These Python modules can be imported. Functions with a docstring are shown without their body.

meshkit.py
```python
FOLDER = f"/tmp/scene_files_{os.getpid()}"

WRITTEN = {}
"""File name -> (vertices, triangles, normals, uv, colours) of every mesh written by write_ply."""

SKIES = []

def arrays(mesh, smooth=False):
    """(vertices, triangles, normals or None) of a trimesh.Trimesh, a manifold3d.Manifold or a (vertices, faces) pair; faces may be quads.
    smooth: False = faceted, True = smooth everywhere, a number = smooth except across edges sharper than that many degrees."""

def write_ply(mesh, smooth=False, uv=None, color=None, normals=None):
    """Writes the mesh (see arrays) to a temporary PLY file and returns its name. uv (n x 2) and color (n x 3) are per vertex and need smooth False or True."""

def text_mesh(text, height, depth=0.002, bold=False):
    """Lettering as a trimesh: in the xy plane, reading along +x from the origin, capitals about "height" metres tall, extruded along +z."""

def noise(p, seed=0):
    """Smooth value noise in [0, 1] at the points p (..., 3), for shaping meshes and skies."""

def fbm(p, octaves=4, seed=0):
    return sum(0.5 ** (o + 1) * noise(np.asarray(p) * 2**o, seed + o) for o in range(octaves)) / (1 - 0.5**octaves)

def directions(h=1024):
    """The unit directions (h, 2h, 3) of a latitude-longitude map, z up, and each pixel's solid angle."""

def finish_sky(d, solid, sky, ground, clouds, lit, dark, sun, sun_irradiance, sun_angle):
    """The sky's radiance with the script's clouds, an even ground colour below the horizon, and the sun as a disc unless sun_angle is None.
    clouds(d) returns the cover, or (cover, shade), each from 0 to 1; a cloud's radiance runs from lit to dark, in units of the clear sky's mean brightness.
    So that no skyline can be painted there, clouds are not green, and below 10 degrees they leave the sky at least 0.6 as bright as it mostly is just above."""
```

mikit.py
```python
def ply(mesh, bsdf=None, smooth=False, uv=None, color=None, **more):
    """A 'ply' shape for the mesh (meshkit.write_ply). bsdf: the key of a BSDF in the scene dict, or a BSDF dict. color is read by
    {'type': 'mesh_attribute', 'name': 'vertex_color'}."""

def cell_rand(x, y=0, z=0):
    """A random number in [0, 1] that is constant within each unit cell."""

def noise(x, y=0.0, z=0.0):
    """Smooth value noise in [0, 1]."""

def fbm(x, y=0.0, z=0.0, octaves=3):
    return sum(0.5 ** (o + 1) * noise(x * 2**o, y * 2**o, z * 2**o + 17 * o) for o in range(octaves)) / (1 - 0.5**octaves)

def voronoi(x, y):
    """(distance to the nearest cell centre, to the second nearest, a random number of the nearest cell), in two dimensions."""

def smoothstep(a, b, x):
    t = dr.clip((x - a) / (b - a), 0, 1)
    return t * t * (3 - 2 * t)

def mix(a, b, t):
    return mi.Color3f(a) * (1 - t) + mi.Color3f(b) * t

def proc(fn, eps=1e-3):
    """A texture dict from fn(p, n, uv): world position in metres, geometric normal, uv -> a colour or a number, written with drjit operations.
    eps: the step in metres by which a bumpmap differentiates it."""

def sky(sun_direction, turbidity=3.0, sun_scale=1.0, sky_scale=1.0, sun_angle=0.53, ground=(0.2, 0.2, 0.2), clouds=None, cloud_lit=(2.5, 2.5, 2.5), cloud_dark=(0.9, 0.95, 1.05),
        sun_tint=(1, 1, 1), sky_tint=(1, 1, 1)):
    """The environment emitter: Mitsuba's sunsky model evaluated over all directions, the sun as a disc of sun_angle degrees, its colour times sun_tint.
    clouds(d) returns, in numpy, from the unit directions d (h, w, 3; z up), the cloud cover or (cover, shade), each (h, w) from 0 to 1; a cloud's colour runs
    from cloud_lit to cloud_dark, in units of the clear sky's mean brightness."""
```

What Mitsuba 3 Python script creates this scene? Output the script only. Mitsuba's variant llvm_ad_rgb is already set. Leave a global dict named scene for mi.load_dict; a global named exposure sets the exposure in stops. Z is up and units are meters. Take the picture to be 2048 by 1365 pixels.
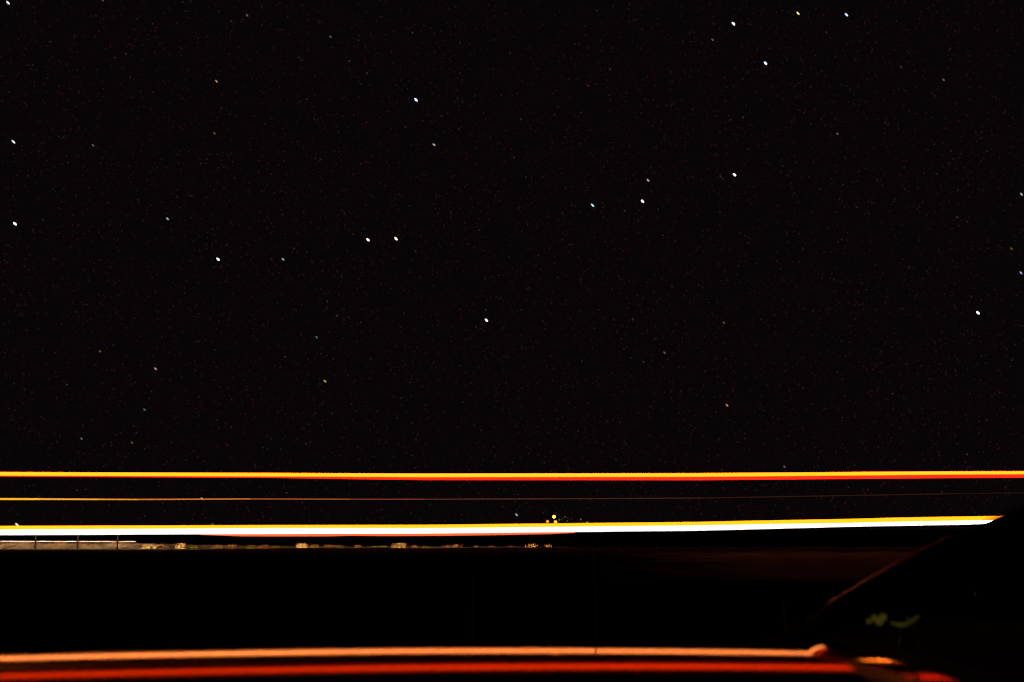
# A night road seen across the bonnet of a parked car: trails of vehicle light, a lit verge, stars.
import math, random
import numpy as np, trimesh, mitsuba as mi, mikit
import drjit as dr
T = mi.ScalarTransform4f
FOCUS = 9.0
SKY_SCALE = 0.05
PAINT = (0.26, 0.095, 0.032)
PAINT_ALPHA = 0.003
LIP = 0.0045
STRIP = (0.75, 0.2, 0.025)
L_CORE = (25.0, 16.5, 10.5)
RAIL = (0.08,0.02,0.006)
L_TOP_YELLOW = (9.0, 0.74, 0.02)
L_TOP_RED = (2.5, 0.03, 0.01)
L_WHITE = (1.3, 1.15, 1.1)
L_YELLOW = (3.0, 0.75, 0.01)
scene, labels = {}, {}
rng = np.random.default_rng(7)

# ---------------------------------------------------------------- camera, sky, exposure
PITCH = math.radians(8.682)
scene['camera'] = {'type': 'thinlens', 'fov': 45.0, 'aperture_radius': 0.0042, 'focus_distance': FOCUS,
                   'near_clip': 0.05, 'far_clip': 20000.0,
                   'to_world': T().look_at(origin=[0, 0, 1.0], target=[0, math.cos(PITCH), 1.0 + math.sin(PITCH)], up=[0, 0, 1])}
scene['sky'] = mikit.sky([-0.6, 0.75, 0.12], turbidity=3, sun_scale=0.0, sky_scale=SKY_SCALE, clouds=lambda d: 1.0, cloud_lit=(1.25, 0.72, 0.86))
scene['sky']['sampling_weight'] = 0.5
exposure = 0.0


# ---------------------------------------------------------------- helpers
def numbered(key):
    if key not in used_keys:
        used_keys.add(key)
        return key
    k = 1
    while f'{key}_{k:03d}' in used_keys:
        k += 1
    used_keys.add(f'{key}_{k:03d}')
    return f'{key}_{k:03d}'


used_keys = set()


def thing(name, label, category, group=None):
    key = numbered(name)
    labels[key] = {'label': label, 'category': category}
    if group:
        labels[key]['group'] = group
    return key


def part(name, holder, mesh, bsdf, smooth=False, **more):
    key = numbered(f'{holder}__{name}')
    scene[key] = mikit.ply(mesh, bsdf, smooth=smooth, **more)
    return key


def whole(key, mesh, bsdf, smooth=False, **more):
    scene[key] = mikit.ply(mesh, bsdf, smooth=smooth, **more)
    return key


def setting(name, mesh, bsdf, smooth=False):
    key = numbered(name)
    scene[key] = mikit.ply(mesh, bsdf, smooth=smooth)
    labels[key] = {'kind': 'structure'}
    return key


def rgb(*c):
    return {'type': 'rgb', 'value': [float(v) for v in c]}


def glow(c, weight=1.0):
    return {'type': 'area', 'radiance': rgb(*c), 'sampling_weight': float(weight)}


def grid(fn, us, vs):
    """A sheet over us x vs; fn gives (x, y, z) arrays."""
    U, V = np.meshgrid(us, vs, indexing='ij')
    P = np.stack(fn(U, V), -1).reshape(-1, 3)
    n, m = len(us), len(vs)
    i, j = np.meshgrid(np.arange(n - 1), np.arange(m - 1), indexing='ij')
    a = (i * m + j).ravel()
    F = np.vstack([np.stack([a, a + m, a + m + 1], 1), np.stack([a, a + m + 1, a + 1], 1)])
    return trimesh.Trimesh(P, F, process=False)


def box(x0, x1, y0, y1, z0, z1):
    m = trimesh.creation.box((x1 - x0, y1 - y0, z1 - z0))
    m.apply_translation(((x0 + x1) / 2, (y0 + y1) / 2, (z0 + z1) / 2))
    return m


def sweep(points, ry, rz, sides=16, up=(0, 0, 1)):
    """A closed tube with an elliptic section (half widths ry across, rz along up) along a polyline."""
    p = np.asarray(points, float)
    t = np.gradient(p, axis=0)
    t /= np.linalg.norm(t, axis=1, keepdims=True)
    side = np.cross(t, np.asarray(up, float))
    side /= np.linalg.norm(side, axis=1, keepdims=True)
    top = np.cross(side, t)
    ang = np.arange(sides) * 2 * np.pi / sides
    ry, rz = np.broadcast_to(ry, len(p)), np.broadcast_to(rz, len(p))
    v = p[:, None] + ry[:, None, None] * np.cos(ang)[None, :, None] * side[:, None] + rz[:, None, None] * np.sin(ang)[None, :, None] * top[:, None]
    v = np.vstack([v.reshape(-1, 3), p[:1], p[-1:]])
    f, n = [], len(p)
    for i in range(n - 1):
        for j in range(sides):
            a, b = i * sides + j, i * sides + (j + 1) % sides
            f += [[a, b, b + sides], [a, b + sides, a + sides]]
    for j in range(sides):
        f += [[n * sides, (j + 1) % sides, j], [n * sides + 1, (n - 1) * sides + j, (n - 1) * sides + (j + 1) % sides]]
    m = trimesh.Trimesh(v, f, process=False)
    if m.volume < 0:
        m.invert()
    return m


# ---------------------------------------------------------------- materials
def soil(p, n, uv):
    g = mikit.fbm(p.x * 1.7, p.y * 1.7, 0.0, 4)
    return mikit.mix((0.012, 0.011, 0.009), (0.035, 0.028, 0.02), g)


def asphalt(p, n, uv):
    g = mikit.fbm(p.x * 9.0, p.y * 9.0, 0.0, 3)
    return mikit.mix((0.02, 0.02, 0.021), (0.05, 0.048, 0.046), g)


def sand(p, n, uv):
    g = mikit.fbm(p.x * 1.9, p.y * 1.1, p.z * 3.0, 4)
    s = mikit.fbm(p.x * 7.0, p.y * 7.0, p.z * 9.0, 3)
    return mikit.mix((0.22, 0.21, 0.11), (0.74, 0.71, 0.46), dr.clip((g - 0.25) * 1.5 + (s - 0.5) * 1.1, 0, 1))


def bank_soil(p, n, uv):
    g = mikit.fbm(p.x * 0.9, p.y * 0.9, 9.0, 3)
    t = mikit.smoothstep(-21.8, -17.8, p.x + (g - 0.5) * 6.0)
    return sand(p, n, uv) * (1 - t) + mikit.mix((0.03, 0.026, 0.018), (0.11, 0.09, 0.05), g) * t


def red_dirt(p, n, uv):
    g = mikit.fbm(p.x * 0.8, p.y * 0.5, 5.0, 4)
    t = mikit.smoothstep(0.0, 4.0, p.x - 0.085 * p.y + (g - 0.5) * 5.0) * (1 - mikit.smoothstep(47.0, 59.0, p.y + (g - 0.5) * 9.0))
    return soil(p, n, uv) * (1 - t) + mikit.mix((0.36, 0.2, 0.12), (0.55, 0.35, 0.22), g) * t


def diffuse(c):
    return {'type': 'twosided', 'bsdf': {'type': 'principled', 'base_color': c if isinstance(c, dict) else rgb(*c), 'roughness': 0.85, 'specular': 0.3}}


scene['soil_mat'] = {'type': 'twosided', 'bsdf': {'type': 'diffuse', 'reflectance': mikit.proc(soil)}}
scene['asphalt_mat'] = {'type': 'twosided', 'bsdf': {'type': 'diffuse', 'reflectance': mikit.proc(asphalt)}}
scene['sand_mat'] = {'type': 'twosided', 'bsdf': {'type': 'diffuse', 'reflectance': mikit.proc(sand)}}
scene['bank_mat'] = {'type': 'twosided', 'bsdf': {'type': 'diffuse', 'reflectance': mikit.proc(bank_soil)}}
scene['red_dirt_mat'] = {'type': 'twosided', 'bsdf': {'type': 'diffuse', 'reflectance': mikit.proc(red_dirt)}}
scene['car_paint'] = {'type': 'twosided', 'bsdf': {'type': 'roughconductor', 'material': 'none', 'alpha': PAINT_ALPHA, 'specular_reflectance': rgb(*PAINT)}}
scene['rail_paint'] = {'type': 'twosided', 'bsdf': {'type': 'roughconductor', 'material': 'none', 'alpha': 0.004, 'specular_reflectance': rgb(*RAIL)}}
scene['seal_rubber'] = {'type': 'twosided', 'bsdf': {'type': 'roughconductor', 'material': 'none', 'alpha': 0.02, 'specular_reflectance': rgb(0.12, 0.03, 0.012)}}
scene['strip_paint'] = {'type': 'twosided', 'bsdf': {'type': 'roughconductor', 'material': 'none', 'alpha': 0.003, 'specular_reflectance': rgb(*STRIP)}}
scene['black_trim'] = {'type': 'twosided', 'bsdf': {'type': 'principled', 'base_color': rgb(0.015, 0.015, 0.016), 'roughness': 0.5, 'specular': 0.3}}
scene['pillar_mat'] = {'type': 'twosided', 'bsdf': {'type': 'roughconductor', 'material': 'none', 'alpha': 0.08, 'specular_reflectance': rgb(0.2, 0.1, 0.04)}}
scene['tyre_rubber'] = diffuse((0.02, 0.02, 0.02))
scene['rim_metal'] = {'type': 'twosided', 'bsdf': {'type': 'principled', 'base_color': rgb(0.35, 0.35, 0.36), 'metallic': 1.0, 'roughness': 0.35}}
scene['glass'] = {'type': 'thindielectric', 'specular_reflectance': rgb(0.02, 0.02, 0.02)}
scene['lens_red'] = {'type': 'twosided', 'bsdf': {'type': 'principled', 'base_color': rgb(0.25, 0.01, 0.01), 'roughness': 0.2}}
scene['lens_clear'] = {'type': 'twosided', 'bsdf': {'type': 'principled', 'base_color': rgb(0.5, 0.5, 0.5), 'roughness': 0.15}}
scene['seat_fabric'] = diffuse((0.03, 0.03, 0.035))
scene['white_rail'] = diffuse((0.8, 0.8, 0.82))
scene['dark_post'] = diffuse((0.012, 0.01, 0.009))
scene['grey_wood'] = diffuse((0.3, 0.24, 0.19))
scene['lamp_metal'] = diffuse((0.12, 0.12, 0.12))
scene['bark'] = diffuse((0.1, 0.07, 0.05))
scene['dry_grass'] = {'type': 'principledthin', 'base_color': rgb(0.42, 0.31, 0.14), 'roughness': 0.8, 'diff_trans': 1.0}
scene['pale_grass'] = diffuse((0.6, 0.5, 0.22))
scene['green_grass'] = {'type': 'principledthin', 'base_color': rgb(0.34, 0.34, 0.09), 'roughness': 0.8, 'diff_trans': 1.0}
scene['dull'] = {'type': 'diffuse', 'reflectance': rgb(0.0, 0.0, 0.0)}

# ---------------------------------------------------------------- the setting
ring = np.concatenate([[0.0], np.geomspace(2.0, 4000.0, 60)])
setting('ground', grid(lambda r, a: (r * np.cos(a), r * np.sin(a), 0 * r), ring, np.linspace(0, 2 * np.pi, 97)), 'soil_mat')
setting('road', grid(lambda x, y: (x, y, 0 * x + 0.004), np.linspace(-160, 160, 81), np.linspace(63.4, 66.6, 5)), 'asphalt_mat')


def bank(x, t):
    """A low sandy bank along the far kerb at the left, sinking and thinning out to the right."""
    h = np.interp(x, [-150, -40, -22, -19, -15, -8, 0, 3, 150], [0.27, 0.29, 0.29, 0.24, 0.14, 0.09, 0.07, 0.03, 0.03]) * (1 + 0.12 * np.sin(x * 1.7) * np.sin(x * 0.61 + 2))
    u = np.clip(t / 0.35, 0, 1)
    rise = h * (u * u * (3 - 2 * u)) * (1 - 0.25 * np.clip((t - 0.5) / 0.5, 0, 1))
    wob = 0.12 * np.sin(x * 2.7 + 3 * t) * np.sin(x * 0.9)
    return x, 66.55 + wob + 3.0 * t, 0.006 + rise + (0.035 * np.sin(x * 9.1 + 5 * t) * np.sin(x * 5.3 - 8 * t) + 0.03 * np.sin(x * 17.3 + 9 * t) * np.sin(x * 2.9)) * u


setting('bank', grid(bank, np.linspace(-150, 3.5, 700), np.linspace(0, 1, 16)), 'bank_mat', smooth=True)


def berm(x, t):
    h = np.interp(x, [-17, -13, 0, 160], [0.0, 0.1, 0.13, 0.13]) * (1 + 0.15 * np.sin(x * 1.1) * np.sin(x * 0.37))
    return x, 59.5 + 3.5 * t + 0.1 * np.sin(x * 0.8), 0.005 + h * np.sin(np.pi * t) ** 1.5


setting('berm', grid(berm, np.linspace(-17, 160, 400), np.linspace(0, 1, 12)), 'soil_mat', smooth=True)


def pullout(d, t):
    e0 = 0.06 * d
    return e0 + (0.9 * d - e0) * t, d, 0 * d + 0.004


setting('lay_by', grid(pullout, np.linspace(25.0, 59.0, 60), np.linspace(0, 1, 20)), 'red_dirt_mat')

# ---------------------------------------------------------------- the light trails: glowing bodies above the road, 65 m off
def band(name, holder, rows, colour, y=65.0, depth=0.12, extend=True, weight=3.0):
    rows = [tuple(r) for r in rows]
    if extend:
        (x0, a0, b0), (x1, a1, b1) = rows[0], rows[-1]
        rows = [(-140.0, a0, b0)] + rows + [(140.0, a1 + 0.9 * (extend == 'rise'), b1 + 0.9 * (extend == 'rise'))]
    r = np.array(rows)
    xs = np.unique(np.concatenate([r[:, 0], np.linspace(r[0, 0], r[-1, 0], 40)]))
    zt, zb = np.interp(xs, r[:, 0], r[:, 1]), np.interp(xs, r[:, 0], r[:, 2])
    pts = np.stack([xs, np.full_like(xs, y), (zt + zb) / 2], 1)
    m = sweep(pts, depth, np.maximum((zt - zb) / 2, 0.004), 14)
    return part(name, holder, m, 'dull', smooth=50, emitter=glow(colour, weight))


TOP_YELLOW = [(-26.802, 3.986, 3.788), (-12.405, 3.936, 3.741), (-4.553, 3.908, 3.715), (9.84, 3.926, 3.736), (22.93, 4.022, 3.85), (26.805, 4.033, 3.871)]
TOP_RED = [(-26.791, 3.806, 3.762), (-12.4, 3.767, 3.689), (-8.476, 3.749, 3.624), (-4.552, 3.728, 3.572), (9.836, 3.746, 3.564), (22.922, 3.863, 3.676), (26.796, 3.884, 3.694)]
WHITE = [(-26.617, 1.021, 0.718), (-12.323, 1.095, 0.777), (-4.523, 1.087, 0.8), (9.778, 1.234, 0.949), (12.38, 1.283, 1.015), (17.585, 1.36, 1.154), (20.189, 1.422, 1.201), (24.096, 1.489, 1.27)]
YELLOW = [(-26.628, 1.198, 1.021), (-12.327, 1.242, 1.095), (-4.525, 1.255, 1.087), (9.782, 1.406, 1.234), (12.385, 1.463, 1.283), (17.593, 1.558, 1.36), (20.199, 1.63, 1.422), (24.107, 1.695, 1.476)]
FRINGE = [(-16.21, 0.769, 0.743), (-14.132, 0.782, 0.666), (-12.054, 0.782, 0.659), (-9.456, 0.769, 0.666), (-8.417, 0.795, 0.692), (-6.339, 0.795, 0.679), (-3.222, 0.82, 0.692), (-0.624, 0.846, 0.73), (1.975, 0.872, 0.782), (3.274, 0.884, 0.846)]
THIN = [(-26.717, 2.633, 2.537), (-24.63, 2.625, 2.539), (-21.498, 2.602, 2.537), (-19.54, 2.591, 2.534), (-13.671, 2.617, 2.565), (-8.453, 2.599, 2.552), (-4.539, 2.594, 2.552), (1.983, 2.615, 2.578), (9.811, 2.651, 2.62), (22.869, 2.871, 2.845), (60.0, 3.3, 3.28)]

t = thing('light_trail', 'topmost long yellow light trail with a red lower edge, crossing the whole picture', 'light trail')
band('yellow_band', t, TOP_YELLOW, L_TOP_YELLOW)
band('red_band', t, TOP_RED, L_TOP_RED, depth=0.1, weight=3)
t = thing('light_trail', 'thin faint orange light trail, brightest at the left, between the two strong ones', 'light trail')
band('bright_end', t, [(-140, 2.633, 2.537)] + THIN[:2], (1.3, 0.55, 0.02), depth=0.04, extend=False, weight=0.3)
for k, c in ((1, (1.05, 0.4, 0.03)), (2, (0.95, 0.3, 0.03)), (3, (0.75, 0.19, 0.025)), (4, (0.42, 0.085, 0.02)), (5, (0.24, 0.045, 0.012)), (6, (0.13, 0.03, 0.01)), (7, (0.09, 0.022, 0.01)), (8, (0.05, 0.014, 0.008)), (9, (0.03, 0.01, 0.006))):
    band('section', t, THIN[k:k + 2], c, depth=0.03, extend=False, weight=0.1)
t = thing('light_trail', 'thick white light trail with yellow upper edge, lowest over the road, ending behind the car', 'light trail')
band('white_band', t, WHITE, L_WHITE, depth=0.12, extend='rise', weight=2)
band('hot_core', t, [(x, (a + b) / 2 + 0.38 * (a - b), (a + b) / 2 - 0.38 * (a - b)) for x, a, b in WHITE], L_CORE, depth=0.17, extend='rise', weight=6)
band('yellow_band', t, YELLOW, L_YELLOW, depth=0.1, extend='rise')
band('red_fringe', t, FRINGE, (1.3, 0.16, 0.04), depth=0.08, extend=False, weight=1)

# ---------------------------------------------------------------- roadside fence at the left
t = thing('roadside_fence', 'low fence of dark posts with a white rail along the lit verge at left', 'fence')
FY = 66.2
for k, x in enumerate([-34.2, -31.9, -29.6, -27.4, -25.15, -22.93, -20.82]):
    h = 0.74 + 0.03 * math.sin(3.1 * k)
    m = trimesh.creation.cylinder(radius=0.045, height=h, sections=10)
    m.apply_translation((x, FY - 0.1, h / 2))
    part('post', t, m, 'dark_post', smooth=40)
part('rail', t, sweep([(x, FY, 0.39 - 0.012 * (x + 26) / 8) for x in np.linspace(-34.9, -19.9, 12)], 0.03, 0.03, 10), 'white_rail', smooth=40)


# ---------------------------------------------------------------- tufts on the verge
def tuft(h, spread, blades, seed):
    r = np.random.default_rng(seed)
    mound = trimesh.creation.icosphere(subdivisions=1, radius=1.0).apply_scale((spread * 0.75, spread * 0.5, 0.05))
    V, Fc = [tuple(q) for q in mound.vertices], mound.faces.tolist()
    for k in range(blades):
        a, lean, L = r.uniform(0, 2 * np.pi), r.uniform(0.05, 0.75), h * r.uniform(0.55, 1.0)
        base = np.array([np.clip(r.normal(0, spread * 0.33), -spread * 0.65, spread * 0.65), np.clip(r.normal(0, spread * 0.2), -spread * 0.35, spread * 0.35), 0])
        d = np.array([math.cos(a), math.sin(a), 0])
        s = np.array([-d[1], d[0], 0]) * L * 0.07
        p1 = base + d * L * lean * 0.4 + np.array([0, 0, L * 0.6])
        p2 = base + d * L * lean + np.array([0, 0, L * (1 - 0.3 * lean)])
        n = len(V)
        V += [base - s, base + s, p1 - s * 0.8, p1 + s * 0.8, p2]
        Fc += [[n, n + 1, n + 3], [n, n + 3, n + 2], [n + 2, n + 3, n + 4]]
    return trimesh.Trimesh(np.array(V), np.array(Fc), process=False)


TUFTS = [tuft(0.34, 0.62, 70, s) for s in (0, 11, 2, 3)]
ORDINAL = 'first second third fourth fifth sixth seventh eighth ninth tenth eleventh twelfth thirteenth fourteenth fifteenth sixteenth seventeenth eighteenth nineteenth twentieth twenty-first twenty-second twenty-third twenty-fourth twenty-fifth twenty-sixth'.split()
special = {-19.1: 'rounded yellow grass tuft just right of the fence end on the verge',
           -17.6: 'wide yellow green grass tuft third in the row from the fence',
           -11.1: 'brightest pale yellow grass tuft on the verge, left of the picture centre',
           -6.0: 'lone tall bright grass tuft on the verge, near the picture centre',
           1.0: 'yellow grass tuft second last in the row towards the distant lamps',
           1.9: 'pinkish dry grass tuft last on the verge, nearest the distant lamps'}
spots = [(-19.1, 65.75, 1.0), (-18.6, 66.25, 0.8), (-17.6, 66.55, 1.15), (-16.9, 66.55, 0.7), (-15.6, 66.45, 0.75), (-14.9, 66.45, 0.85), (-13.9, 66.65, 0.8), (-13.2, 66.45, 0.8), (-12.6, 66.75, 0.55),
         (-11.1, 66.15, 1.15), (-10.5, 66.45, 0.9), (-9.7, 66.55, 0.8), (-9.2, 66.55, 0.7), (-8.2, 66.55, 0.75), (-7.3, 66.75, 0.55), (-6.9, 66.65, 0.6), (-6.0, 66.45, 1.1), (-5.2, 66.65, 0.7), (-4.6, 66.65, 0.6),
         (-3.4, 66.65, 0.75), (-2.9, 66.65, 0.85), (-1.9, 66.75, 0.6), (-1.1, 66.75, 0.6), (-0.1, 66.85, 0.55), (1.0, 66.55, 0.95), (1.9, 66.65, 0.8)]
for k, (x, y, s) in enumerate(spots):
    key = thing('grass_tuft', special.get(x, f'dim {"greenish" if k % 3 == 0 else "dry brown"} grass tuft on the lit bank, {ORDINAL[k]} in the row from the fence'), 'grass tuft', 'grass tufts along the bank')
    scene[key] = mikit.ply(TUFTS[k % 4], 'pale_grass' if x in special else 'green_grass' if k % 3 == 0 else 'dry_grass', to_world=T().translate([x, y, 0.03]).rotate([0, 0, 1], 47.0 * k).scale([s, s, s * 0.95]))

# ---------------------------------------------------------------- distant lamps and trees on the plain
for x, z, r, c, lab in ((20.19, 7.18, 0.72, (8.0, 4.4, 0.12), 'tallest distant street lamp, a round yellow light above the thick trail'),
                        (17.05, 4.9, 0.62, (1.6, 0.55, 0.05), 'low orange distant street lamp at the left of the lamp group'),
                        (20.9, 4.7, 0.75, (2.0, 0.85, 0.06), 'low yellow orange distant street lamp under the tallest one'),
                        (25.5, 6.75, 0.5, (0.9, 0.7, 0.07), 'dim olive distant street lamp level with the tallest yellow one, right of it'),
                        (26.2, 5.2, 0.45, (0.6, 0.45, 0.08), 'dim olive distant street lamp below the level pair at right'),
                        (22.9, 5.7, 0.4, (0.6, 0.4, 0.07), 'small faint distant street lamp just right of the tallest yellow one'),
                        (33.3, 5.9, 0.45, (0.6, 0.25, 0.04), 'faint orange distant street lamp beside the dim conical tree'),
                        (36.2, 4.5, 0.35, (0.5, 0.33, 0.04), 'faint yellowish distant street lamp farthest right, touching the thick trail')):
    t = thing('street_lamp', lab, 'street lamp', 'distant street lamps')
    m = trimesh.creation.cylinder(radius=0.09, height=z, sections=10)
    m.apply_translation((x, 600, z / 2))
    part('pole', t, m, 'lamp_metal', smooth=40)
    m = trimesh.creation.icosphere(subdivisions=2, radius=r)
    m.apply_scale((1, 1, 0.95))
    m.apply_translation((x, 600, z))
    part('lamp_head', t, m, 'dull', smooth=True, emitter=glow(c, 0.3))
    m = trimesh.creation.cylinder(radius=r * 0.5, height=0.25, sections=12)
    m.apply_translation((x, 600, z + r * 0.95 + 0.12))
    part('cap', t, m, 'lamp_metal', smooth=40)


def tree(name, label, x, y, h, w, cone, seed):
    t = thing(name, label, 'tree')
    r = np.random.default_rng(seed)
    part('trunk', t, sweep([(x, y, 0), (x + 0.05, y, h * 0.35), (x - 0.03, y, h * 0.8)], [0.22, 0.15, 0.05], [0.22, 0.15, 0.05], 8, up=(0, 1, 0)), 'bark', smooth=40)
    V, Fc = [], []
    for k in range(500):
        q = r.normal(size=3)
        q /= np.linalg.norm(q)
        q *= r.uniform(0.4, 1) ** 0.5
        u = (q[2] + 1) / 2
        wid = w * (1 - u) * 1.3 if cone else w
        c = np.array([x + q[0] * wid, y + q[1] * wid, h * (0.25 + 0.75 * u)])
        a, b = r.normal(size=3) * 0.2, r.normal(size=3) * 0.2
        n = len(V)
        V += [c - a, c + b, c + a, c - b]
        Fc += [[n, n + 1, n + 2], [n, n + 2, n + 3]]
    part('crown', t, trimesh.Trimesh(np.array(V), np.array(Fc), process=False), 'green_grass')


tree('tree', 'small round tree glowing olive right of the tallest distant lamp', 25.2, 598.5, 7.3, 1.5, False, 3)
tree('tree', 'small low tree between the tallest distant lamp and the olive one', 23.0, 599.5, 6.2, 1.0, False, 4)
tree('tree', 'dim conical tree at the right end of the distant lamp group', 33.6, 598.0, 7.6, 1.1, True, 5)

# ---------------------------------------------------------------- stakes between the car and the road
for x, y, h, lean, lab in ((-0.275, 9.0, 0.66, 0.0, 'faint slender stake behind the bonnet, left of the other two'),
                           (0.626, 9.5, 0.9, 0.008, 'tallest faint slender stake behind the bonnet, middle one of three'),
                           (1.93, 9.0, 0.5, 0.06, 'short faint stake behind the bonnet, nearest the windscreen')):
    key = thing('wooden_stake', lab, 'stake')
    whole(key, sweep([(x + lean, y, 0), (x + lean * 0.4, y, h * 0.55), (x, y, h)], [0.013, 0.011, 0.007], [0.013, 0.011, 0.007], 8, up=(0, 1, 0)), 'grey_wood', smooth=40)

# ---------------------------------------------------------------- the parked car (front to the left)
car = thing('parked_car', 'dark parked car in the foreground, its glossy bonnet mirroring two orange bands', 'car')
QX = [-0.58, -0.438, -0.297, -0.155, -0.014, 0.27, 0.349]
CZ = np.polyfit(QX, [0.8711, 0.8730, 0.8748, 0.8754, 0.8754, 0.8741, 0.8737], 2)
CS = np.polyfit(QX, [-0.0364, -0.0352, -0.0352, -0.0345, -0.0336, -0.0301, -0.0292], 2)
CK = np.polyfit(QX, [0.0597, 0.0607, 0.0570, 0.0579, 0.0605, 0.0736, 0.0758], 2)


def bonnet_z(x, y):
    xc = np.clip(x, -0.75, 0.5)
    z = np.polyval(CZ, xc) + np.polyval(CS, xc) * (y - 1.2) - np.polyval(CK, xc) * (y - 1.2) ** 2 / 2
    return z - 0.28 * np.clip(-0.75 - x, 0, 1) ** 2 * 3


def smooth01(a, b, x):
    q = np.clip((x - a) / (b - a), 0, 1)
    return q * q * (3 - 2 * q)


def edge(y):
    return 0.349 + np.where(y < 1.4, 0.16, 0.2) * (np.minimum(y, 1.6) - 1.4)


def bonnet(u, y):
    x = -1.15 + (edge(y) + 1.15) * u
    z = bonnet_z(x, y) + LIP * smooth01(edge(y) - 0.02, edge(y), x) * (1 - smooth01(1.5, 1.62, y)) * smooth01(1.3, 1.36, y)
    far, near = np.clip(y - 1.9, 0, 1), np.clip(0.42 - y, 0, 1)
    return x, y, z - 6.0 * far ** 2 - 5.0 * near ** 2


us = np.unique(np.concatenate([np.linspace(0, 1, 120), np.linspace(0.975, 1, 30)]))
part('bonnet', car, grid(bonnet, us, np.linspace(0.3, 2.02, 150)), 'car_paint', smooth=True)


def strip(x, y):
    """Painted strip under the windscreen, a little lower than the bonnet."""
    return x + 0.1 * (y - 1.4), y, 0.8573 - 0.0469 * (y - 1.4) - 0.02815 * (y - 1.4) ** 2


part('cowl_panel', car, grid(strip, np.linspace(0.387, 0.418, 16), np.linspace(0.3, 1.98, 140)), 'strip_paint', smooth=True)


def seal(u, y):
    a, b = edge(y) + 0.001, 0.385 + 0.1 * (y - 1.4)
    x = a + (b - a) * u
    lo = 0.8573 - 0.0469 * (y - 1.4) - 0.02815 * (y - 1.4) ** 2
    return x, y, (bonnet_z(x, y) - 0.001) * (1 - u) + lo * u


part('cowl_seal', car, grid(seal, np.linspace(0, 1, 8), np.linspace(1.05, 1.7, 60)), 'seal_rubber', smooth=True)

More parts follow.
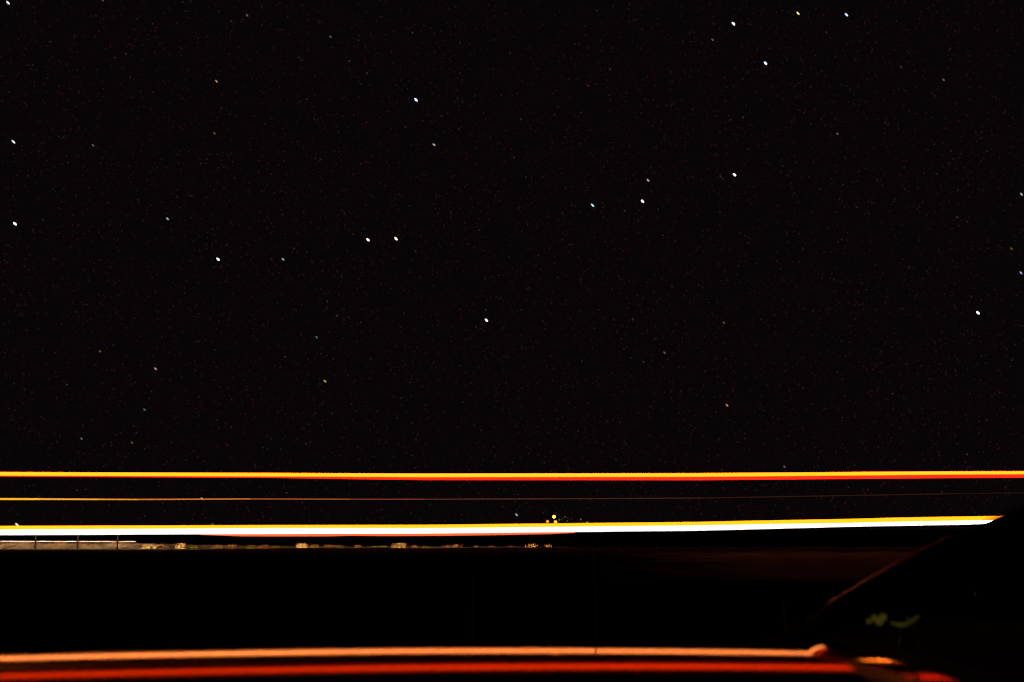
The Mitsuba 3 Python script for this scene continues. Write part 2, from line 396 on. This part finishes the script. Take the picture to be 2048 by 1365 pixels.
# far windscreen pillar: its outer edge climbs from the bonnet to the roof
FAR = np.array([(0.4, 2.0, 0.825), (0.4555, 2.0, 0.853), (0.5082, 2.0, 0.8864), (0.5663, 1.99, 0.9218), (0.6411, 1.97, 0.9651), (0.7581, 1.93, 1.0235), (0.8594, 1.9, 1.0616), (1.0331, 1.86, 1.115), (1.1681, 1.83, 1.1539), (1.4, 1.8, 1.2128), (1.6, 1.78, 1.24)])
MID = 1.12
THICK = np.array([0.008, 0.008, 0.009, 0.013, 0.02, 0.027, 0.03, 0.03, 0.03, 0.03, 0.03])
DROP = np.stack([0.45 * THICK, 0 * THICK, -0.92 * THICK], 1)
NEAR = FAR * [1, -1, 1] + [0, 2 * MID, 0]
part('windscreen_pillar', car, sweep(FAR + DROP, 0.024, THICK, 20), 'pillar_mat', smooth=40)
part('windscreen_pillar', car, sweep(NEAR + DROP, 0.024, THICK, 20), 'pillar_mat', smooth=40)


SLOPE = [0.1315, 0.152, 0.1695, 0.169, 0.1525, 0.1415, 0.141, 0.141, 0.141, 0.141, 0.141]


def roof_rail(i, v):
    """Flat painted outer face of the far pillar."""
    k = np.arange(len(FAR))
    p = np.stack([np.interp(i, k, FAR[:, j]) for j in range(3)], -1)
    return p[..., 0], p[..., 1] + 0.012 - 0.05 * v, p[..., 2] + 0.004 + np.interp(i, k, SLOPE) * (0.05 * v - 0.012) - 0.0012 * (2 * v - 1) ** 8


part('pillar_face', car, grid(roof_rail, np.linspace(1.85, len(FAR) - 1, 60), np.linspace(0, 1, 9)), 'rail_paint', smooth=True)


def screen(i, v):
    """The windscreen between the pillars, bowed forward in the middle."""
    k = np.linspace(0, len(FAR) - 1, len(FAR))
    f = np.stack([np.interp(i, k, (FAR + DROP)[:, j]) for j in range(3)], -1)
    n = np.stack([np.interp(i, k, (NEAR + DROP)[:, j]) for j in range(3)], -1)
    p = n * (1 - v[..., None]) + f * v[..., None]
    bow = 4 * v * (1 - v)
    return p[..., 0] + 0.02 * bow, p[..., 1], p[..., 2] + 0.03 * bow


part('windscreen', car, grid(screen, np.linspace(0.6, len(FAR) - 1, 24), np.linspace(0.01, 0.99, 24)), 'glass', smooth=True)
sail = [(0.588, 1.955, 0.918), (0.60, 1.955, 0.926), (0.75, 1.925, 1.005), (0.9, 1.9, 1.06), (1.2, 1.85, 1.15), (1.5, 1.82, 1.2), (1.5, 1.86, 0.918)]
sv = np.array([(x, y + o, z) for o in (0.0, -0.02) for x, y, z in sail])
n_s = len(sail)
sf = [[0, k, k + 1] for k in range(1, n_s - 1)] + [[n_s, n_s + k + 1, n_s + k] for k in range(1, n_s - 1)]
for k in range(n_s):
    a, b = k, (k + 1) % n_s
    sf += [[a, a + n_s, b + n_s], [a, b + n_s, b]]
part('mirror_sail', car, trimesh.Trimesh(sv, sf, process=False), 'black_trim')
part('roof', car, grid(lambda x, v: (x, NEAR[-1, 1] + (FAR[-1, 1] - NEAR[-1, 1]) * v, 1.235 + 0.03 * 4 * v * (1 - v) - 0.03 * ((x - 2.2) / 0.7) ** 2 + 0.02), np.linspace(1.58, 2.9, 20), np.linspace(-0.02, 1.02, 20)), 'car_paint', smooth=True)
part('dashboard', car, grid(lambda x, y: (x, y, 0.845 + 0.02 * np.sin((x - 0.45) * 5) - 0.25 * np.clip(x - 0.85, 0, 1) * 8 * (x - 0.85)), np.linspace(0.45, 1.0, 14), np.linspace(0.34, 1.9, 12)), 'black_trim', smooth=True)
for y in (0.75, 1.5):
    part('seat', car, trimesh.util.concatenate([box(1.5, 2.0, y - 0.24, y + 0.24, 0.35, 0.55), box(1.9, 2.05, y - 0.24, y + 0.24, 0.5, 1.02), box(1.93, 2.02, y - 0.13, y + 0.13, 1.04, 1.16)]), 'seat_fabric')
# lower body: sections along the length, both flanks
SX = np.array([-1.2, -1.15, -0.9, 0.0, 0.4, 1.2, 2.4, 3.1, 3.35, 3.4])
SHOULDER = np.array([0.62, 0.7, 0.76, 0.80, 0.82, 0.83, 0.84, 0.84, 0.78, 0.72])
INSET = np.array([0.14, 0.08, 0.03, 0.0, 0.0, 0.0, 0.0, 0.03, 0.09, 0.14])


def flank(sign):
    def fn(x, v):
        sh, ins = np.interp(x, SX, SHOULDER), np.interp(x, SX, INSET)
        bulge = 0.05 * np.sin(np.pi * np.clip(v, 0, 1)) - 0.03 * v ** 3
        return x, MID + sign * (0.9 + bulge - ins), 0.2 + (sh - 0.2) * v
    return fn


for s in (1, -1):
    part('side_panel', car, grid(flank(s), np.linspace(-1.2, 3.4, 60), np.linspace(0, 1, 14)), 'car_paint', smooth=True)
    part('side_glass', car, grid(lambda x, v: (x, (MID + s * 0.9) * (1 - v) + (MID + s * 0.67) * v, 0.83 + (np.interp(x, [0.45, 0.9, 1.6, 2.9, 3.2], [0.84, 1.05, 1.24, 1.23, 0.9]) - 0.83) * v), np.linspace(0.75, 3.1, 30), np.linspace(0, 1, 6)), 'glass', smooth=True)
    part('headlight', car, trimesh.creation.icosphere(subdivisions=2, radius=0.09).apply_scale((0.6, 1.6, 0.8)).apply_translation((-1.12, MID + s * 0.62, 0.62)), 'lens_clear', smooth=True)
    part('tail_light', car, trimesh.creation.icosphere(subdivisions=2, radius=0.09).apply_scale((0.4, 1.6, 0.9)).apply_translation((3.39, MID + s * 0.62, 0.68)), 'lens_red', smooth=True)
    for wx in (-0.45, 2.35):
        m = trimesh.creation.torus(major_radius=0.24, minor_radius=0.085, major_sections=36, minor_sections=14)
        m.apply_transform(trimesh.transformations.rotation_matrix(np.pi / 2, (1, 0, 0)))
        m.apply_translation((wx, MID + s * 0.88, 0.325))
        w = part('wheel', car, m, 'tyre_rubber', smooth=60)
        m = trimesh.creation.cylinder(radius=0.19, height=0.12, sections=30)
        m.apply_transform(trimesh.transformations.rotation_matrix(np.pi / 2, (1, 0, 0)))
        m.apply_translation((wx, MID + s * 0.88, 0.325))
        part('rim', w, m, 'rim_metal', smooth=40)
part('front_bumper', car, sweep([(-1.13, MID + v, 0.48) for v in np.linspace(-0.82, 0.82, 12)], 0.12, 0.2, 20), 'car_paint', smooth=40)
part('rear_panel', car, grid(lambda y, v: (3.39 + 0.04 * np.sin(np.pi * v), MID + y, 0.2 + 0.55 * v), np.linspace(-0.8, 0.8, 12), np.linspace(0, 1, 8)), 'car_paint', smooth=True)
part('boot_lid', car, grid(lambda x, v: (x, MID - 0.8 + 1.6 * v, 1.24 - 0.4 * smooth01(2.88, 3.4, x) ** 1.2 - 0.08 * smooth01(2.9, 3.4, x)), np.linspace(2.88, 3.4, 16), np.linspace(0, 1, 8)), 'car_paint', smooth=True)
part('floor_pan', car, box(-1.0, 3.3, MID - 0.78, MID + 0.78, 0.2, 0.26), 'black_trim')


# lit instruments seen low through the windscreen
def blob(points, r):
    return trimesh.boolean.union([trimesh.creation.icosphere(subdivisions=2, radius=q).apply_translation(p) for p, q in zip(points, r)], engine='manifold')


g = part('instrument_light', car, blob([(0.4645, 1.6, 0.8855), (0.4589, 1.6, 0.8892), (0.4727, 1.61, 0.8898), (0.4518, 1.6, 0.8855)], [0.005, 0.004, 0.0045, 0.003]), 'dull', smooth=True, emitter=glow((0.036, 0.028, 0.004), 0.01))
labels[g] = {'label': 'round yellowish instrument glow behind the windscreen'}
g = part('instrument_light', car, sweep([(0.4796, 1.6, 0.8837), (0.4877, 1.6, 0.8812), (0.4984, 1.6, 0.8812), (0.5075, 1.6, 0.8861), (0.5154, 1.6, 0.8923)], 0.002, [0.0012, 0.0022, 0.0026, 0.0024, 0.001], 10), 'dull', smooth=True, emitter=glow((0.026, 0.025, 0.004), 0.01))
labels[g] = {'label': 'curved greenish instrument glow behind the windscreen'}

# ---------------------------------------------------------------- stars: (azimuth, elevation, brightness class, colour, tilt, label), degrees
STARS = [
    (-23.29, 22.229, 3, 'w', 40, 'white star in the top left corner of the night sky'),
    (-22.698, 16.536, 3, 'w', 40, 'white star at the left edge, above the brighter white one'),
    (-22.427, 13.072, 4, 'w', 40, 'bright white star at the left edge, level with the twin cream stars'),
    (-19.362, 16.738, 1, 'g', 41, 'dim grey star at left, level with the white edge star'),
    (-15.974, 13.799, 2, 'w', 42, 'small white star above and left of the lone bright white star'),
    (-14.028, 19.986, 2, 'o', 43, 'small orange star in the upper left of the sky'),
    (-14.03, 17.714, 1, 'o', 43, 'dim orange star below the small orange star in the upper left'),
    (-12.733, 22.929, 1, 'p', 43, 'dim pinkish star above and right of the small orange star in the upper left'),
    (-21.435, 20.887, 0, 'r', 41, 'faint reddish star below and right of the white star in the top left corner'),
    (-18.135, 20.778, 0, 'o', 41, 'faint orange star left of the small orange star in the upper left'),
    (-14.586, 16.329, 0, 'v', 42, 'faint violet star below the small orange star in the upper left'),
    (-13.465, 22.613, 0, 'o', 43, 'faint orange star above the small orange star in the upper left'),
    (-19.283, 22.885, 1, 'o', 41, 'dim orange star right of the white star in the top left corner'),
    (-4.63, 19.666, 4, 'b', 45, 'bright bluish white star alone in the upper middle of the sky'),
    (-2.633, 19.774, 0, 'v', 45, 'faint violet star right of the bright bluish star in the upper middle'),
    (-3.743, 17.668, 2, 'c', 45, 'cream star below and right of the bluish upper middle star'),
    (-8.774, 22.273, 1, 'g', 44, 'dim grey star far above and left of the bright bluish star in the upper middle'),
    (-7.843, 21.252, 0, 'p', 44, 'faint pinkish star above and left of the bright bluish star in the upper middle'),
    (-6.997, 20.762, 0, 'g', 44, 'faint grey star above and left of the bright bluish star in the upper middle'),
    (-4.839, 22.612, 0, 't', 45, 'faint turquoise star above the bright bluish star in the upper middle'),
    (-2.53, 22.228, 0, 'v', 45, 'faint violet star above and right of the bright bluish star in the upper middle'),
    (-7.433, 22.187, 0, 'r', 44, 'faint reddish star above and left of the bright bluish star in the upper middle'),
    (-5.116, 18.447, 0, 'o', 45, 'faint orange star just below the bright bluish star in the upper middle'),
    (-0.097, 21.809, 0, 'r', 46, 'faint reddish star far above and right of the bright bluish star in the upper middle'),
    (10.684, 22.718, 4, 'w', 49, 'bright white star near the top, left of the yellow star'),
    (12.125, 20.912, 4, 'b', 49, 'bright bluish white star lowest of the top right cluster'),
    (9.672, 22.092, 1, 'p', 48, 'dim pinkish star just below and left of the bright white star near the top right'),
    (11.032, 20.31, 0, 'v', 49, 'faint violet star just below and left of the bluish star below the top right pair'),
    (11.002, 18.618, 0, 't', 49, 'faint turquoise star above the bright white star right of centre'),
    (3.699, 20.311, 0, 'y', 47, 'faint yellowish star far above and left of the brightest cream star right of centre'),
    (0.434, 18.852, 0, 'o', 46, 'faint orange star far right of the bright bluish star in the upper middle'),
    (2.049, 19.043, 0, 'r', 46, 'faint reddish star far above and left of the brightest cream star right of centre'),
    (4.744, 21.015, 0, 't', 47, 'faint turquoise star far left of the bright white star near the top right'),
    (6.479, 15.994, 2, 'c', 48, 'smaller cream star just above the brightest star right of centre'),
    (6.202, 15.048, 4, 'c', 48, 'brightest cream white star right of centre, below a smaller cream star'),
    (3.833, 14.917, 3, 't', 47, 'turquoise white star left of the brightest cream star'),
    (5.346, 14.636, 0, 'g', 47, 'faint grey star just below and left of the brightest cream star right of centre'),
    (10.532, 16.081, 4, 'w', 49, 'bright white star right of and above the brightest cream star'),
    (9.881, 16.045, 0, 'y', 48, 'faint yellowish star just left of the bright white star right of centre'),
    (0.096, 17.137, 0, 'o', 46, 'faint orange star far below and right of the bright bluish star in the upper middle'),
    (13.709, 22.932, 3, 'y', 49, 'yellow star at the very top right, between a white and a bluish star'),
    (15.921, 22.66, 3, 'b', 50, 'bluish star at the very top, right of the yellow star'),
    (14.981, 22.01, 0, 'o', 50, 'faint orange star just below and left of the blue white star in the top right'),
    (20.048, 19.463, 1, 'p', 51, 'dim pinkish star far below and right of the blue white star in the top right'),
    (15.29, 17.596, 1, 'p', 50, 'dim pinkish star far below and right of the bluish star below the top right pair'),
    (14.155, 19.737, 0, 'r', 49, 'faint reddish star below and right of the bluish star below the top right pair'),
    (23.009, 14.276, 2, 'w', 52, 'white star cut by the right edge of the picture'),
    (20.2, 16.419, 0, 'r', 51, 'faint reddish star far above and left of the orange star at the right edge'),
    (20.296, 13.539, 0, 'b', 51, 'faint bluish star above and left of the orange star at the right edge'),
    (18.238, 20.215, 0, 'g', 51, 'faint grey star below and right of the blue white star in the top right'),
    (-13.661, 12.124, 4, 'w', 43, 'lone bright white star left of the twin cream stars'),
    (-18.611, 7.783, 1, 'o', 41, 'dim orange star left of the pinkish star at lower left'),
    (-16.212, 7.105, 2, 'p', 42, 'pinkish star at lower left, well above the topmost light trail'),
    (-16.606, 5.271, 1, 't', 42, 'dim turquoise star below the pinkish lower left star'),
    (-19.194, 3.93, 1, 'g', 41, 'dim grey star low at far left above the trails'),
    (-17.073, 3.802, 1, 'o', 42, 'dim orange star low at left, right of a grey one'),
    (-19.912, 6.26, 0, 'g', 41, 'faint grey star left of the pinkish star at lower left'),
    (-6.806, 13.274, 4, 'c', 44, 'left one of the two cream stars side by side'),
    (-5.492, 13.352, 4, 'c', 45, 'right one of the two cream stars side by side'),
    (-10.721, 12.255, 2, 't', 43, 'small turquoise star between the lone white star and the twin cream stars'),
    (-10.23, 12.774, 0, 'o', 43, 'faint orange star left of the twin cream stars'),
    (-4.566, 12.796, 0, 'o', 45, 'faint orange star right of the twin cream stars'),
    (-1.199, 9.642, 4, 'w', 46, 'bright white star near the middle of the picture'),
    (-1.247, 10.128, 0, 'p', 46, 'faint pinkish star just above the bright white star mid-sky'),
    (-8.651, 10.407, 0, 'y', 44, 'faint yellowish star below and left of the twin cream stars'),
    (-8.176, 9.754, 0, 'b', 44, 'faint bluish star above the yellowish star low in the sky'),
    (-9.094, 8.746, 1, 'b', 44, 'dim bluish star above the yellowish star low in the sky'),
    (-10.504, 7.82, 0, 'o', 43, 'faint orange star above and left of the yellowish star low in the sky'),
    (-8.659, 6.74, 2, 'y', 44, 'small yellowish star low in the sky, left of centre'),
    (-9.452, 3.877, 0, 'o', 44, 'faint orange star below the yellowish star low in the sky'),
    (7.51, 11.124, 0, 'v', 48, 'faint violet star below the brightest cream star right of centre'),
    (0.447, 10.13, 0, 'v', 46, 'faint violet star right of the bright white star mid-sky'),
    (2.397, 13.354, 0, 'r', 47, 'faint reddish star below and left of the brightest cream star right of centre'),
    (5.67, 9.644, 0, 'g', 47, 'faint grey star far below the brightest cream star right of centre'),
    (9.865, 9.39, 1, 'o', 48, 'dim orange star at right, straight above another orange star'),
    (7.104, 8.076, 1, 'p', 48, 'dim pinkish star above and left of the orange star low at right'),
    (6.127, 7.677, 0, 'g', 48, 'faint grey star above and left of the orange star low at right'),
    (9.902, 5.622, 2, 'o', 49, 'small orange star low at right, lower of two in line'),
    (5.263, 3.891, 0, 'v', 47, 'faint violet star far left of the orange star low at right'),
    (22.465, 11.997, 1, 'o', 52, 'small orange star near the right edge, above a bluish one'),
    (22.787, 10.941, 2, 'b', 52, 'bluish star at the right edge, below a small orange star'),
    (20.942, 9.343, 4, 'w', 51, 'bright white star at the far right above the topmost light trail'),
    (17.191, 5.962, 0, 'o', 50, 'faint orange star far below and left of the bright white star at far right'),
    (12.386, 2.806, 1, 'p', 49, 'dim pink star just above the topmost light trail at right'),
    (15.115, 12.829, 0, 'r', 50, 'faint reddish star far below and right of the bright white star right of centre'),
    (20.165, 3.236, 0, 'p', 51, 'faint pinkish star far below the bright white star at far right'),
    (-13.974, 1.367, 2, 'c', 42, 'small cream star lying on the thin faint light trail'),
    (-21.609, 0.211, 3, 'c', 40, 'cream star touching the top of the thick trail at far left'),
    (0.207, 0.681, 2, 'w', 46, 'small white star just left of the distant yellow lamps'),
    (-10.268, 1.656, 0, 'g', 43, 'faint grey star right of the star on the thin trail'),
    (-13.478, 0.242, 1, 'y', 42, "dim yellowish star peeking over the thick trail below the thin one's star"),
    (-19.267, 1.697, 0, 'o', 41, 'faint orange star above and right of the star touching the thick trail'),
]

TINT = {'w': (1, 0.98, 1.0), 'g': (0.75, 0.75, 0.78), 'o': (1, 0.5, 0.22), 'p': (1, 0.62, 0.6), 'r': (0.9, 0.2, 0.2), 'v': (0.4, 0.3, 1.0), 'b': (0.75, 0.88, 1.25), 't': (0.5, 1.0, 1.1), 'y': (1, 0.8, 0.3), 'c': (1.1, 0.95, 0.72)}
POWER = [0.05, 0.17, 0.55, 1.4, 2.3]
SIZE = [(3.6, 2.2), (5.4, 2.2), (6.0, 2.4), (7.5, 2.6), (7.2, 3.4)]
FAR_R = 9000.0
ball = trimesh.creation.icosphere(subdivisions=2, radius=1.0)
for az, el, cls, col, tilt, lab in STARS:
    a, e, q = math.radians(az), math.radians(el), math.radians(tilt)
    d = np.array([math.sin(a) * math.cos(e), math.cos(a) * math.cos(e), math.sin(e)])
    right = np.array([math.cos(a), -math.sin(a), 0.0])
    up = np.cross(right, d)
    long = math.cos(q) * right - math.sin(q) * up
    wide = np.cross(long, d)
    L, Wd = (s / 2472.0 * FAR_R / 2 for s in SIZE[cls])
    M = np.eye(4)
    M[:3, 0], M[:3, 1], M[:3, 2], M[:3, 3] = long * L, wide * Wd, d * Wd, d * FAR_R + [0, 0, 1.0]
    if np.linalg.det(M[:3, :3]) < 0:
        M[:3, 2] *= -1
    key = thing('star', lab, 'star', 'stars in the night sky')
    v = trimesh.Trimesh(ball.vertices, ball.faces, process=False)
    v.apply_transform(M)
    scene[key] = mikit.ply(v, 'dull', smooth=True, emitter=glow([POWER[cls] * c for c in TINT[col]], 1e-5))

# the unresolved crowd of faint stars, over a wide part of the sky
tet = np.array([[1, 1, 1], [1, -1, -1], [-1, 1, -1], [-1, -1, 1]]) / math.sqrt(3)
tet_f = np.array([[0, 1, 2], [0, 2, 3], [0, 3, 1], [1, 3, 2]])
for name_c, c, n in (('red', (1.0, 0.16, 0.22), 36000), ('pale', (0.6, 0.55, 0.5), 7000), ('blue', (0.3, 0.28, 0.7), 10000)):
    for level in (0.02, 0.046):
        n_l = n if level < 0.03 else n // 3
        az, el = np.radians(rng.uniform(-60, 60, n_l)), np.arcsin(rng.uniform(0.001, math.sin(math.radians(48)), n_l))
        d = np.stack([np.sin(az) * np.cos(el), np.cos(az) * np.cos(el), np.sin(el)], 1)
        size = rng.uniform(1.0, 1.9, n_l) / 2472.0 * (FAR_R + 400)
        v = (d[:, None] * (FAR_R + 400) + tet[None] * size[:, None, None]).reshape(-1, 3) + [0, 0, 1.0]
        f = (tet_f[None] + 4 * np.arange(n_l)[:, None, None]).reshape(-1, 3)
        key = numbered('faint_stars')
        scene[key] = mikit.ply(trimesh.Trimesh(v, f, process=False), 'dull', emitter=glow([level * x for x in c], 1e-5))
        labels[key] = {'label': f'{"countless barely visible" if level < 0.03 else "scattered very faint"} {"reddish" if name_c == "red" else "pale" if name_c == "pale" else "bluish"} stars dusting the whole night sky', 'category': 'stars', 'kind': 'stuff'}
